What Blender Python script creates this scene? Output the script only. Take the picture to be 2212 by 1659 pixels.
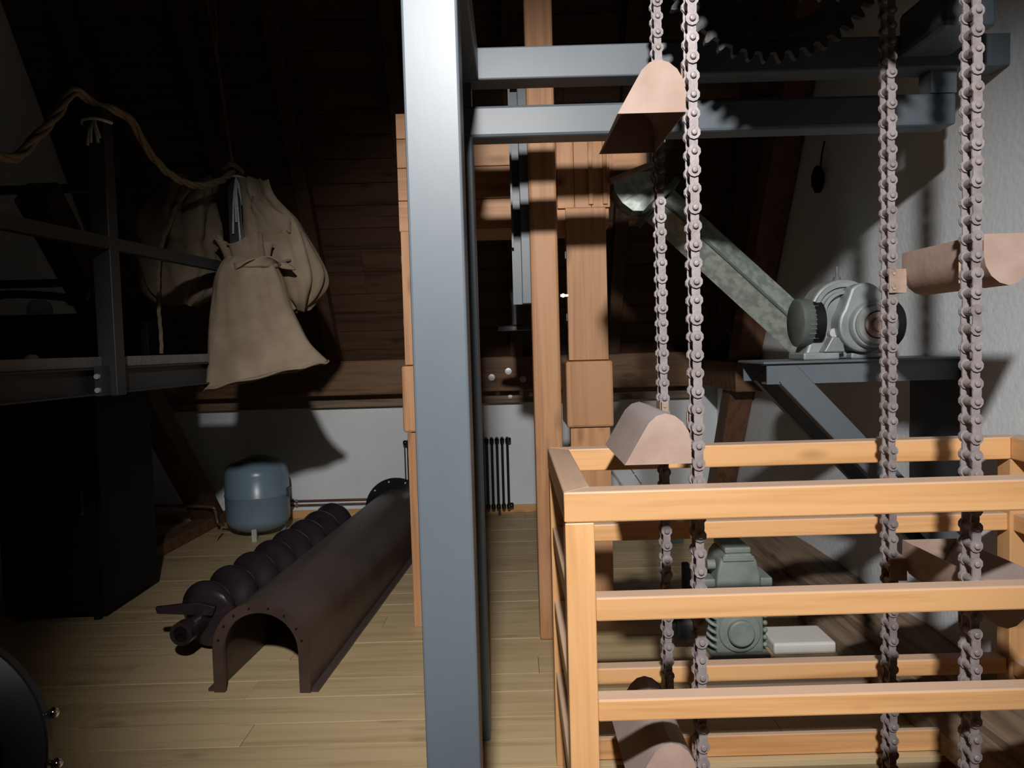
import bpy, bmesh, math, random
from mathutils import Vector, Matrix, noise
random.seed(7)
D = bpy.data
for o in list(D.objects): D.objects.remove(o)
scene = bpy.context.scene
COL = scene.collection
PI = math.pi

# ------------------------------------------------------------------ camera
cam = D.cameras.new('camera'); camo = D.objects.new('camera', cam); COL.objects.link(camo)
cam.sensor_width = 36.0; cam.sensor_fit = 'HORIZONTAL'
cam.lens = 36.0*1650/2212
cam.clip_start = .05
TILT, ROLL = math.radians(2.9), 0.028
fwd = Vector((0, math.cos(TILT), -math.sin(TILT))); up0 = Vector((0, math.sin(TILT), math.cos(TILT)))
r0 = Vector((1, 0, 0))
ir = r0*math.cos(ROLL)-up0*math.sin(ROLL); iu = r0*math.sin(ROLL)+up0*math.cos(ROLL)
R = Matrix((ir, iu, -fwd)).transposed()
camo.matrix_world = Matrix.Translation((0, 0, 1.6)) @ R.to_4x4()
scene.camera = camo

# ------------------------------------------------------------------ light
w = D.worlds.new('World'); scene.world = w; w.use_nodes = True
w.node_tree.nodes['Background'].inputs[0].default_value = (0, 0, 0, 1)
w.node_tree.nodes['Background'].inputs[1].default_value = 0
LAMP = Vector((-.05, -.8, 3.25))
sp = D.lights.new('floodlight_beam_offscreen', 'SPOT'); spo = D.objects.new('floodlight_beam_offscreen', sp); COL.objects.link(spo)
sp.energy = 900; sp.color = (1.0, .965, .93); sp.shadow_soft_size = .08
sp.spot_size = math.radians(62); sp.spot_blend = .7
az, el = math.radians(6), math.radians(-26)
aim = Vector((math.sin(az)*math.cos(el), math.cos(az)*math.cos(el), math.sin(el)))
spo.location = LAMP; spo.rotation_euler = aim.to_track_quat('-Z', 'Y').to_euler()
scene.view_settings.view_transform = 'Standard'
scene.view_settings.look = 'None'
scene.view_settings.gamma = 1
scene.view_settings.use_curve_mapping = False
scene.view_settings.exposure = 0

# ------------------------------------------------------------------ helpers
WL = {}
class MB:
    def __init__(s): s.v = []; s.f = []
    def add(s, vs, fs):
        b = len(s.v); s.v += [tuple(v) for v in vs]; s.f += [tuple(b+i for i in f) for f in fs]; return s
    def box(s, x0, x1, y0, y1, z0, z1):
        vs = [(x, y, z) for z in (z0, z1) for y in (y0, y1) for x in (x0, x1)]
        return s.add(vs, [(0,2,3,1),(4,5,7,6),(0,1,5,4),(2,6,7,3),(0,4,6,2),(1,3,7,5)])
    def beam(s, p0, p1, wd, ht, up=(0,0,1)):
        p0, p1, up = Vector(p0), Vector(p1), Vector(up)
        d = (p1-p0).normalized(); sd = d.cross(up).normalized(); u = sd.cross(d)
        vs = []
        for p in (p0, p1):
            for a, b in ((-1,-1),(1,-1),(1,1),(-1,1)): vs.append(p+sd*a*wd/2+u*b*ht/2)
        return s.add(vs, [(0,1,2,3),(7,6,5,4),(0,4,5,1),(1,5,6,2),(2,6,7,3),(3,7,4,0)])
    def cyl(s, p0, p1, ra, rb=None, n=16):
        rb = ra if rb is None else rb
        p0, p1 = Vector(p0), Vector(p1); d = (p1-p0).normalized()
        a = Vector((0,0,1)) if abs(d.z) < .9 else Vector((1,0,0))
        u = d.cross(a).normalized(); q = d.cross(u)
        vs = [p0+(u*math.cos(2*PI*i/n)+q*math.sin(2*PI*i/n))*ra for i in range(n)]
        vs += [p1+(u*math.cos(2*PI*i/n)+q*math.sin(2*PI*i/n))*rb for i in range(n)]
        fs = [(i, n+i, n+(i+1) % n, (i+1) % n) for i in range(n)]
        return s.add(vs, fs+[tuple(range(n)), tuple(reversed(range(n, 2*n)))])
    def tube(s, path, r, n=10, caps=True):
        pts = [Vector(p) for p in path]; m = len(pts)
        rs = r if isinstance(r, (list, tuple)) else [r]*m
        vs = []; u = None
        for i, p in enumerate(pts):
            t = (pts[min(i+1, m-1)]-pts[max(i-1, 0)]).normalized()
            if u is None:
                a = Vector((0,0,1)) if abs(t.z) < .9 else Vector((1,0,0)); u = t.cross(a).normalized()
            u = (u-t*u.dot(t)).normalized(); q = t.cross(u)
            vs += [p+(u*math.cos(2*PI*k/n)+q*math.sin(2*PI*k/n))*rs[i] for k in range(n)]
        fs = [(i*n+k, i*n+(k+1) % n, (i+1)*n+(k+1) % n, (i+1)*n+k) for i in range(m-1) for k in range(n)]
        if caps: fs += [tuple(reversed(range(n))), tuple(range((m-1)*n, m*n))]
        return s.add(vs, fs)
    def lathe(s, prof, c, axis=(0,0,1), n=32):
        c = Vector(c); d = Vector(axis).normalized()
        a = Vector((0,0,1)) if abs(d.z) < .9 else Vector((1,0,0))
        u = d.cross(a).normalized(); q = d.cross(u)
        vs = []
        for r, h in prof:
            vs += [c+d*h+(u*math.cos(2*PI*k/n)+q*math.sin(2*PI*k/n))*max(r, 1e-4) for k in range(n)]
        m = len(prof)
        fs = [(i*n+k, (i+1)*n+k, (i+1)*n+(k+1) % n, i*n+(k+1) % n) for i in range(m-1) for k in range(n)]
        fs += [tuple(range(n)), tuple(reversed(range((m-1)*n, m*n)))]
        return s.add(vs, fs)
    def prism(s, poly, axis, a0, a1):
        n = len(poly)
        def P(p, a):
            return {'x': (a, p[0], p[1]), 'y': (p[0], a, p[1]), 'z': (p[0], p[1], a)}[axis]
        vs = [P(p, a0) for p in poly]+[P(p, a1) for p in poly]
        fs = [(i, (i+1) % n, n+(i+1) % n, n+i) for i in range(n)]
        return s.add(vs, fs+[tuple(reversed(range(n))), tuple(range(n, 2*n))])
    def strip(s, outer, inner, axis, a0, a1, closed=False):
        """thick open or closed outline: outer and inner polylines of equal length, extruded"""
        n = len(outer)
        def P(p, a):
            return {'x': (a, p[0], p[1]), 'y': (p[0], a, p[1]), 'z': (p[0], p[1], a)}[axis]
        vs = [P(p, a) for a in (a0, a1) for L in (outer, inner) for p in L]
        fs = []; rng = range(n if closed else n-1)
        for i in rng:
            j = (i+1) % n
            fs += [(i, j, 2*n+j, 2*n+i), (n+j, n+i, 3*n+i, 3*n+j), (j, i, n+i, n+j), (2*n+i, 2*n+j, 3*n+j, 3*n+i)]
        if not closed:
            fs += [(0, 2*n, 3*n, n), (n-1, 2*n-1, 4*n-1, 3*n-1)]
        return s.add(vs, fs)
    def ball(s, c, r, sc=(1,1,1), n=14, m=8):
        vs = []
        for i in range(m+1):
            t = PI*i/m
            for k in range(n):
                p = 2*PI*k/n
                vs.append((c[0]+r*sc[0]*math.sin(t)*math.cos(p), c[1]+r*sc[1]*math.sin(t)*math.sin(p), c[2]+r*sc[2]*math.cos(t)))
        fs = [(i*n+k, (i+1)*n+k, (i+1)*n+(k+1) % n, i*n+(k+1) % n) for i in range(m) for k in range(n)]
        return s.add(vs, fs)
    def build(s, name, mat, parent=None, smooth=0, bevel=0, solid=0, xf=None):
        vs = [Vector(v) for v in s.v]
        if xf is not None: vs = [xf @ v for v in vs]
        lo = Vector([min(v[i] for v in vs) for i in range(3)]); hi = Vector([max(v[i] for v in vs) for i in range(3)])
        org = Vector(((lo.x+hi.x)/2, (lo.y+hi.y)/2, lo.z))
        me = D.meshes.new(name)
        me.from_pydata([v-org for v in vs], [], s.f)
        bm = bmesh.new(); bm.from_mesh(me)
        bmesh.ops.remove_doubles(bm, verts=bm.verts, dist=1e-5)
        bmesh.ops.recalc_face_normals(bm, faces=bm.faces)
        if bevel:
            es = [e for e in bm.edges if len(e.link_faces) == 2 and e.calc_face_angle(0) > .6]
            bmesh.ops.bevel(bm, geom=es, offset=bevel, segments=2, profile=.5, affect='EDGES', clamp_overlap=True)
        bm.to_mesh(me); bm.free()
        if smooth or bevel:
            for p in me.polygons: p.use_smooth = True
            me.set_sharp_from_angle(angle=math.radians(smooth or 12))
        me.materials.append(mat)
        o = D.objects.new(name, me); COL.objects.link(o)
        place(o, org, parent)
        if solid:
            m = o.modifiers.new('thickness', 'SOLIDIFY'); m.thickness = solid; m.offset = 0
        return o

def place(o, wloc, parent=None):
    wloc = Vector(wloc); WL[o.name] = wloc
    if parent:
        o.parent = parent; o.location = wloc-WL[parent.name]
    else: o.location = wloc

def tag(o, label=None, cat=None, group=None, kind=None):
    if label: o['label'] = label
    if cat: o['category'] = cat
    if group: o['group'] = group
    if kind: o['kind'] = kind
    return o

def thing(name, loc, label, cat, group=None, kind=None):
    o = D.objects.new(name, None); COL.objects.link(o); o.empty_display_size = .05
    place(o, loc); return tag(o, label, cat, group, kind)

def smooth_path(pts, k=8):
    pts = [Vector(p) for p in pts]; out = []
    for i in range(len(pts)-1):
        p0, p1, p2, p3 = pts[max(i-1, 0)], pts[i], pts[i+1], pts[min(i+2, len(pts)-1)]
        for j in range(k):
            t = j/k
            out.append(.5*((2*p1)+(p2-p0)*t+(2*p0-5*p1+4*p2-p3)*t*t+(3*p1-p0-3*p2+p3)*t**3))
    out.append(pts[-1]); return out

# ------------------------------------------------------------------ materials
def base_mat(name):
    m = D.materials.new(name); m.use_nodes = True
    nt = m.node_tree; return m, nt, nt.nodes['Principled BSDF']
def N(nt, t, **k):
    n = nt.nodes.new(t)
    for a, b in k.items(): setattr(n, a, b)
    return n
def coords(nt, stretch, var=True):
    tc = N(nt, 'ShaderNodeTexCoord'); oi = N(nt, 'ShaderNodeObjectInfo')
    mu = N(nt, 'ShaderNodeMath', operation='MULTIPLY'); mu.inputs[1].default_value = 37.0 if var else 0.0
    nt.links.new(oi.outputs['Random'], mu.inputs[0])
    ad = N(nt, 'ShaderNodeVectorMath', operation='ADD')
    nt.links.new(tc.outputs['Object'], ad.inputs[0]); nt.links.new(mu.outputs[0], ad.inputs[1])
    mp = N(nt, 'ShaderNodeMapping'); mp.inputs['Scale'].default_value = stretch
    nt.links.new(ad.outputs[0], mp.inputs['Vector'])
    return mp, oi, ad
def ramp(nt, src, stops):
    r = N(nt, 'ShaderNodeValToRGB'); e = r.color_ramp.elements
    while len(e) < len(stops): e.new(.5)
    for i, (p, c) in enumerate(stops):
        e[i].position = p; e[i].color = (*c, 1) if len(c) == 3 else c
    nt.links.new(src, r.inputs[0]); return r
def bright_var(nt, col, oi, amt):
    hs = N(nt, 'ShaderNodeHueSaturation')
    mr = N(nt, 'ShaderNodeMapRange'); mr.inputs['To Min'].default_value = 1-amt; mr.inputs['To Max'].default_value = 1+amt
    nt.links.new(oi.outputs['Random'], mr.inputs['Value']); nt.links.new(mr.outputs[0], hs.inputs['Value'])
    nt.links.new(col, hs.inputs['Color']); return hs.outputs[0]
def bump(nt, src, bs, strength, dist=.01):
    b = N(nt, 'ShaderNodeBump'); b.inputs['Strength'].default_value = strength; b.inputs['Distance'].default_value = dist
    nt.links.new(src, b.inputs['Height']); nt.links.new(b.outputs[0], bs.inputs['Normal'])

def dust_mix(nt, col, dust):
    ge = N(nt, 'ShaderNodeNewGeometry'); sx = N(nt, 'ShaderNodeSeparateXYZ'); nt.links.new(ge.outputs['Normal'], sx.inputs[0])
    mr = N(nt, 'ShaderNodeMapRange'); mr.inputs['From Min'].default_value = .1; mr.inputs['From Max'].default_value = .8
    nt.links.new(sx.outputs['Z'], mr.inputs['Value'])
    mm = N(nt, 'ShaderNodeMath', operation='MULTIPLY'); mm.inputs[1].default_value = dust[1]; nt.links.new(mr.outputs[0], mm.inputs[0])
    mx = N(nt, 'ShaderNodeMix', data_type='RGBA'); nt.links.new(mm.outputs[0], mx.inputs['Factor'])
    nt.links.new(col, mx.inputs['A']); mx.inputs['B'].default_value = (*dust[0], 1); col = mx.outputs['Result']
    return col

def plain(name, c1, c2=None, rough=.6, metal=0, scale=6, stretch=(1,1,1), lo=.35, hi=.7, var=.06, bmp=.15, bscale=None, spec=.5, detail=6, dust=None):
    m, nt, bs = base_mat(name); c2 = c2 or tuple(x*.75 for x in c1)
    mp, oi, ad = coords(nt, stretch)
    nz = N(nt, 'ShaderNodeTexNoise'); nz.inputs['Scale'].default_value = scale; nz.inputs['Detail'].default_value = detail
    nt.links.new(mp.outputs[0], nz.inputs['Vector'])
    col = ramp(nt, nz.outputs['Fac'], [(lo, c2), (hi, c1)]).outputs[0]
    if dust: col = dust_mix(nt, col, dust)
    nt.links.new(bright_var(nt, col, oi, var), bs.inputs['Base Color'])
    bs.inputs['Roughness'].default_value = rough; bs.inputs['Metallic'].default_value = metal
    bs.inputs['Specular IOR Level'].default_value = spec
    if bmp:
        n2 = N(nt, 'ShaderNodeTexNoise'); n2.inputs['Scale'].default_value = bscale or scale*6; n2.inputs['Detail'].default_value = 5
        nt.links.new(mp.outputs[0], n2.inputs['Vector']); bump(nt, n2.outputs['Fac'], bs, bmp)
    return m

def wood(name, light, dark, axis, rough=.5, grain=1.0, knots=True, var=.1, spec=.3, kn=.5, dust=None):
    m, nt, bs = base_mat(name)
    st = [11*grain]*3; st['xyz'.index(axis)] = .7*grain
    mp, oi, ad = coords(nt, st)
    n1 = N(nt, 'ShaderNodeTexNoise'); n1.inputs['Scale'].default_value = 1.6; n1.inputs['Detail'].default_value = 5; n1.inputs['Distortion'].default_value = .6
    nt.links.new(mp.outputs[0], n1.inputs['Vector'])
    st2 = [60*grain]*3; st2['xyz'.index(axis)] = 1.5*grain
    mp2 = N(nt, 'ShaderNodeMapping'); mp2.inputs['Scale'].default_value = st2; nt.links.new(ad.outputs[0], mp2.inputs['Vector'])
    n2 = N(nt, 'ShaderNodeTexNoise'); n2.inputs['Scale'].default_value = 1.5; n2.inputs['Detail'].default_value = 3
    nt.links.new(mp2.outputs[0], n2.inputs['Vector'])
    mixv = N(nt, 'ShaderNodeMath', operation='ADD'); h = N(nt, 'ShaderNodeMath', operation='MULTIPLY'); h.inputs[1].default_value = .35
    nt.links.new(n2.outputs['Fac'], h.inputs[0]); nt.links.new(n1.outputs['Fac'], mixv.inputs[0]); nt.links.new(h.outputs[0], mixv.inputs[1])
    col = ramp(nt, mixv.outputs[0], [(.42, dark), (.72, light)]).outputs[0]
    if knots:
        st3 = [6.5]*3; st3['xyz'.index(axis)] = 2.4
        mp3 = N(nt, 'ShaderNodeMapping'); mp3.inputs['Scale'].default_value = st3; nt.links.new(ad.outputs[0], mp3.inputs['Vector'])
        vo = N(nt, 'ShaderNodeTexVoronoi'); vo.inputs['Scale'].default_value = 1.0; nt.links.new(mp3.outputs[0], vo.inputs['Vector'])
        kr = ramp(nt, vo.outputs['Distance'], [(.07, (kn, kn, kn)), (.2, (0, 0, 0))])
        mx = N(nt, 'ShaderNodeMix', data_type='RGBA'); nt.links.new(kr.outputs[0], mx.inputs['Factor'])
        nt.links.new(col, mx.inputs['A']); mx.inputs['B'].default_value = (*[x*.35 for x in dark], 1); col = mx.outputs['Result']
    if dust: col = dust_mix(nt, col, dust)
    nt.links.new(bright_var(nt, col, oi, var), bs.inputs['Base Color'])
    bs.inputs['Roughness'].default_value = rough; bs.inputs['Specular IOR Level'].default_value = spec
    bump(nt, mixv.outputs[0], bs, .12, .004)
    return m

M = {}
RAIL_L, RAIL_D = (.68, .385, .175), (.50, .25, .095)
for a in 'xyz':
    M['rail_'+a] = wood('varnished_pine_'+a, RAIL_L, RAIL_D, a, .42, .8, dust=((.52, .40, .33), .7))
    M['old_'+a] = wood('elevator_wood_'+a, (.53, .285, .145), (.375, .18, .08), a, .5, .9)
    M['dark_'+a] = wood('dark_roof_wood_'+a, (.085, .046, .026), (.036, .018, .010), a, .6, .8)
    M['sill_'+a] = wood('weathered_timber_'+a, (.25, .18, .125), (.10, .065, .045), a, .8, 1.0)
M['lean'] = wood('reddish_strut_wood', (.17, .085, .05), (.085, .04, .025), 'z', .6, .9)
M['floor'] = wood('floor_plank', (.56, .43, .25), (.42, .305, .16), 'x', .55, .8, var=.05, kn=.35)
M['purlin'] = wood('purlin_wood', (.18, .10, .052), (.085, .045, .022), 'x', .6, .9)
M['gap'] = plain('rough_subfloor_boarding', (.30, .21, .12), rough=.9, bmp=0)
M['plaster'] = plain('white_plaster', (.78, .82, .85), (.68, .725, .76), .85, scale=1.6, bmp=.25, bscale=35, var=0)
M['steel'] = plain('grey_painted_steel', (.112, .135, .158), (.088, .107, .126), .42, scale=2.2, stretch=(1,1,.4), bmp=.03, var=.03, spec=.4)
M['steel_dk'] = plain('dark_painted_steel', (.035, .04, .047), (.025, .028, .033), .45, scale=3, bmp=.05, var=.03)
M['black'] = plain('black_enamel', (.010, .010, .011), (.007, .007, .008), .6, spec=.12, scale=4, bmp=.03)
M['blackgloss'] = plain('black_gloss_paint', (.012, .013, .016), (.009, .009, .011), .18, scale=4, bmp=0)
M['chain'] = plain('dusty_chain_steel', (.29, .262, .266), (.21, .18, .179), .5, metal=.15, scale=30, bmp=.1, var=.08, spec=.45)
M['pin'] = plain('chain_pin_steel', (.34, .29, .29), (.24, .19, .185), .38, metal=.25, scale=40, bmp=.05)
M['rust'] = plain('rust_brown_bucket', (.40, .295, .25), (.315, .22, .18), .72, scale=9, bmp=.08, var=.04, dust=((.34, .305, .302), .8), spec=.25)
M['lug'] = plain('bucket_lug_steel', (.36, .26, .20), (.25, .17, .13), .6, scale=20, bmp=.1)
M['trough'] = plain('brown_trough_steel', (.066, .04, .032), (.038, .022, .018), .42, scale=5, bmp=.08, dust=((.085, .072, .066), .6), spec=.45)
M['auger'] = plain('dark_auger_steel', (.034, .023, .028), (.02, .014, .017), .3, metal=.1, scale=7, bmp=.06, spec=.55)
M['galv'] = plain('galvanised_sheet', (.47, .53, .485), (.29, .345, .315), .45, metal=.35, scale=22, lo=.4, hi=.6, bmp=.03, detail=3)
M['galv_dk'] = plain('dull_galvanised_edge', (.10, .12, .11), (.07, .085, .08), .6, scale=12, bmp=.05)
M['alu'] = plain('grey_cast_aluminium', (.27, .30, .30), (.19, .215, .215), .5, metal=.2, scale=9, bmp=.1, dust=((.36, .37, .36), .5))
M['green'] = plain('grey_green_machine_paint', (.29, .34, .31), (.20, .24, .218), .5, scale=8, bmp=.15)
M['gear'] = plain('dark_cast_wheel', (.062, .062, .065), (.032, .032, .034), .45, metal=.2, scale=8, bmp=.1)
M['tank'] = plain('blue_grey_tank_enamel', (.19, .27, .345), (.165, .235, .305), .3, scale=3, bmp=0, var=0)
M['copper'] = plain('copper_pipe', (.24, .12, .09), (.15, .075, .06), .35, metal=.5, scale=9, bmp=0)
M['brass'] = plain('dull_brass', (.45, .36, .24), (.3, .24, .16), .35, metal=.6, scale=12, bmp=0)
M['zinc'] = plain('zinc_washer', (.62, .64, .62), (.5, .52, .5), .35, metal=.3, scale=20, bmp=0)
M['rope'] = plain('hemp_rope', (.33, .265, .18), (.23, .175, .115), .9, scale=60, bmp=.5, bscale=120)
M['ropedk'] = plain('grey_jute_rope', (.20, .16, .13), (.13, .10, .08), .9, scale=60, bmp=.5, bscale=120)
M['cord'] = plain('white_cord', (.72, .74, .76), (.5, .52, .55), .85, scale=80, bmp=.4)
M['white'] = plain('pale_plinth', (.78, .77, .73), (.68, .67, .63), .8, scale=4)
M['deck'] = plain('grey_deck_edge', (.22, .21, .20), (.16, .155, .15), .75, scale=10, bmp=.3)
M['glass'] = plain('milky_glass', (.62, .66, .72), (.55, .58, .64), .12, scale=4, bmp=0)
M['chrome'] = plain('chrome', (.75, .77, .8), (.7, .72, .75), .12, metal=1, scale=4, bmp=0)
m, nt, bs = base_mat('burlap_weave')
mp, oi, ad = coords(nt, (1, 1, 1))
nz = N(nt, 'ShaderNodeTexNoise'); nz.inputs['Scale'].default_value = 5; nz.inputs['Detail'].default_value = 8; nt.links.new(mp.outputs[0], nz.inputs['Vector'])
cr = ramp(nt, nz.outputs['Fac'], [(.35, (.19, .145, .10)), (.7, (.28, .225, .165))])
wv = N(nt, 'ShaderNodeTexWave', bands_direction='Z'); wv.inputs['Scale'].default_value = 75; wv.inputs['Distortion'].default_value = 1.5; nt.links.new(mp.outputs[0], wv.inputs['Vector'])
wx = N(nt, 'ShaderNodeTexWave', bands_direction='X'); wx.inputs['Scale'].default_value = 75; wx.inputs['Distortion'].default_value = 1.5; nt.links.new(mp.outputs[0], wx.inputs['Vector'])
sm = N(nt, 'ShaderNodeMath', operation='ADD'); nt.links.new(wv.outputs['Fac'], sm.inputs[0]); nt.links.new(wx.outputs['Fac'], sm.inputs[1])
nt.links.new(bright_var(nt, cr.outputs[0], oi, .06), bs.inputs['Base Color'])
bs.inputs['Roughness'].default_value = .95; bs.inputs['Specular IOR Level'].default_value = .1
bump(nt, sm.outputs[0], bs, .25, .003); M['burlap'] = m

# ================================================================== SETTING
XL, XR, YB = -3.5, 1.95, 7.27
HX0, HX1, HY0, HY1 = .20, 1.86, 2.06, 2.82          # opening in the floor
fl = thing('floor', (-.8, 3, 0), 'light brown plank floor of the mill attic', 'floor', kind='structure')
b = MB(); zb = (-.09, -.027)
b.box(XL, XR, -1.5, HY0, *zb).box(XL, XR, HY1, YB+.1, *zb).box(XL, HX0, HY0, HY1, *zb).box(HX1, XR, HY0, HY1, *zb)
b.build('subfloor', M['gap'], fl)
y = -1.5; row = 0
def plank(x0, x1, y0, y1):
    dz = random.uniform(-.0012, .0012)
    MB().box(x0+.001, x1-.001, y0+.0012, y1-.0012, -.026, dz).build('plank', M['floor'], fl, bevel=.0012)
while y < YB-.01:
    wd = random.choice((.19, .21, .24)); y1 = min(y+wd, YB)
    if y < HY0 < y1: y1 = HY0
    if y < HY1 < y1: y1 = HY1
    spans = [(XL, XR)]
    if y >= HY0-.001 and y1 <= HY1+.001: spans = [(XL, HX0), (HX1, XR)]
    for a, c in spans:
        cuts = [a]
        x = a+random.uniform(.9, 2.8)
        if 2.86 < y < 3.08: x = -1.15
        while x < c-.5: cuts.append(x); x += random.uniform(1.8, 3.0)
        cuts.append(c)
        for i in range(len(cuts)-1): plank(cuts[i], cuts[i+1], y, y1)
    y = y1; row += 1
sh = thing('trim_1', ((HX0+HX1)/2, 2.4, -.9), 'wooden lining boards of the chain shaft below the floor', 'shaft lining', kind='structure')
for (a, bb, c, d_) in ((HX0-.03, HX1+.03, HY0-.03, HY0), (HX0-.03, HX1+.03, HY1, HY1+.03), (HX0-.03, HX0, HY0, HY1), (HX1, HX1+.03, HY0, HY1)):
    for k in range(4): MB().box(a, bb, c, d_, -.1-.2*(k+1)+.004, -.1-.2*k).build('lining_board', M['old_x'], sh)

tag(MB().box(XL, XR, YB, YB+.1, 0, 1.5).build('wall_back', M['plaster']), 'low white plastered knee wall under the roof slope', 'wall', kind='structure')
tag(MB().box(XR, XR+.15, -1.5, YB+.1, 0, 5.2).build('wall_right', M['plaster']), 'tall white plastered gable wall behind the chains', 'wall', kind='structure')
tag(MB().box(XL-.15, XL, -1.5, YB+.1, 0, 5.2).build('wall_left', M['plaster']), 'dim plastered gable wall beyond the steel platform', 'wall', kind='structure')
tag(MB().box(XL, XR-.32, YB-.022, YB, 0, .075).build('baseboard_back', M['rail_x'], bevel=.004), 'narrow wooden skirting along the knee wall', 'baseboard', kind='structure')

# roof slope: boards above rafters
SL = 1.6; RL = math.sqrt(1+SL*SL); ux, uz = -1/RL, SL/RL          # direction up the slope in (y,z)
nx, nz_ = SL/RL, 1/RL                                               # normal pointing out (away from the room)
def rp(s, off): return (7.12+ux*s+nx*off, 1.47+uz*s+nz_*off)
ce = thing('ceiling', (-.8, 7.1, 1.4), 'dark brown boarded roof slope', 'ceiling', kind='structure')
def slope_box(x0, x1, s0, s1, o0, o1):
    P = [rp(s0, o0), rp(s1, o0), rp(s1, o1), rp(s0, o1)]
    return MB().prism(P, 'x', x0, x1)
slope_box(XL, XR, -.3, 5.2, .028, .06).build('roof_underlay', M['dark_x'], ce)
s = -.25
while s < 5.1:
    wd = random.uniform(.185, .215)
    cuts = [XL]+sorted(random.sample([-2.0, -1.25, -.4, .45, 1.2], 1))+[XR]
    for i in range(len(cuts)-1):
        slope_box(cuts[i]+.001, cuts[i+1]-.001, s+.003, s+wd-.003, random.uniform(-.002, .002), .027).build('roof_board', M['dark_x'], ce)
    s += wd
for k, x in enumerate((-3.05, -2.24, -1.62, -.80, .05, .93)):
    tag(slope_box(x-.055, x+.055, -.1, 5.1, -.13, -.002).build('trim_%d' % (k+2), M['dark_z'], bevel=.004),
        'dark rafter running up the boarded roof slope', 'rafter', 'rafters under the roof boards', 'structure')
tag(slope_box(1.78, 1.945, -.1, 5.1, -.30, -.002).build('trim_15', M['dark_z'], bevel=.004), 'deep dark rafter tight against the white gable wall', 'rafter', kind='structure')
# wall plate / purlin with washers
pu = thing('trim_8', (-.8, 7.05, 1.04), 'brown horizontal wall plate timber on the knee wall with bolts', 'wall plate', kind='structure')
MB().box(XL, 1.70, 6.95, 7.24, 1.185, 1.50).build('timber', M['purlin'], pu, bevel=.012)
MB().box(XL, 1.70, 7.17, YB+.02, 1.06, 1.183).build('timber', M['sill_x'], pu, bevel=.006)
for x, z, yy in ((-.184, 1.314, 6.95), (-.03, 1.365, 6.95), (.102, 1.289, 6.95), (-.135, 1.155, 7.17), (-.02, 1.12, 7.17), (.085, 1.155, 7.17), (.175, 1.135, 7.17)):
    r_ = .03 if yy < 7 else .02
    o = MB().lathe([(r_, 0), (r_, .006), (r_*.45, .007), (r_*.45, .004)], (x, yy+.001, z), (0, -1, 0), 20).build('washer', M['zinc'], pu, smooth=30)
    MB().cyl((x, yy, z), (x, yy-.016, z), r_*.4, n=6).build('bolt_head', M['zinc'], o)
# leaning posts and tie
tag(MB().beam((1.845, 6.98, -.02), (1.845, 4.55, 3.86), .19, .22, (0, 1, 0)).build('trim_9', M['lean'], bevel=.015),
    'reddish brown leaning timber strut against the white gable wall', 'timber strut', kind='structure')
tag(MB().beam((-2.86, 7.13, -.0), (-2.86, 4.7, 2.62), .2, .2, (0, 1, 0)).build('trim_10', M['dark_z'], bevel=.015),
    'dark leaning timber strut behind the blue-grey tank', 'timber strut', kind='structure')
tag(MB().box(1.72, 1.935, 5.87, 6.97, 1.19, 1.43).build('trim_11', M['purlin'], bevel=.012),
    'short square timber tie ending beside the leaning strut on the gable wall', 'timber tie', kind='structure')
si = thing('trim_12', (1.78, 4.2, 0), 'weathered split sill timbers lying along the gable wall', 'sill timber', kind='structure')
b = MB(); ys = [-1.4+.25*i for i in range(35)]
def rough_timber(x0, x1, z0, z1, jit):
    b = MB(); vs = []; fs = []
    for y in ys:
        j = lambda: random.uniform(-jit, jit)
        vs += [(x0+j(), y, z0), (x1, y, z0), (x1, y, z1+j()), (x0+.04+j(), y, z1+j()), (x0+j(), y, z1-.045+j())]
    n = 5
    for i in range(len(ys)-1):
        for k in range(n): fs.append((i*n+k, i*n+(k+1) % n, (i+1)*n+(k+1) % n, (i+1)*n+k))
    fs += [(4, 3, 2, 1, 0), tuple((len(ys)-1)*n+k for k in range(n))]
    return b.add(vs, fs)
rough_timber(1.6, 1.74, 0, .13, .006).build('timber', M['sill_y'], si, smooth=35)
rough_timber(1.69, 1.95, .02, .215, .012).build('timber', M['sill_y'], si, smooth=35)
tag(MB().beam((-2.93, 5.3, .05), (-2.83, 7.25, .05), .16, .1).build('trim_13', M['purlin'], bevel=.01),
    'reddish timber sill on the floor beside the black boiler', 'sill timber', kind='structure')

# ================================================================== STEEL FRAME
fr = thing('steel_gantry', (-.15, 1.74, 0), 'tall dark grey steel gantry of box posts and cross beams carrying the toothed wheels', 'gantry')
tag(MB().box(-.217, -.095, 1.68, 1.80, 0, 3.75).build('post', M['steel'], fr, bevel=.006), 'broad grey steel post')
MB().box(-.25, -.127, 3.02, 3.14, 0, 2.42).build('post', M['steel'], fr, bevel=.006)
MB().box(-.217, 1.95, 2.99, 3.11, 2.622, 2.745).build('cross_beam', M['steel'], fr, bevel=.006)
MB().box(-.25, 1.76, 3.02, 3.14, 2.412, 2.534).build('cross_beam', M['steel'], fr, bevel=.012)
MB().box(-.216, -.096, 1.80, 2.99, 2.622, 2.745).build('tie_beam', M['steel'], fr, bevel=.006)
MB().box(1.66, 1.76, 3.02, 3.11, 2.534, 2.622).build('hanger', M['steel'], fr)
MB().box(-.217, -.127, 3.02, 3.11, 2.534, 2.622).build('hanger', M['steel'], fr)
MB().box(-.24, -.07, 1.655, 1.825, 0, .012).build('base_plate', M['steel'], fr)

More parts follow.
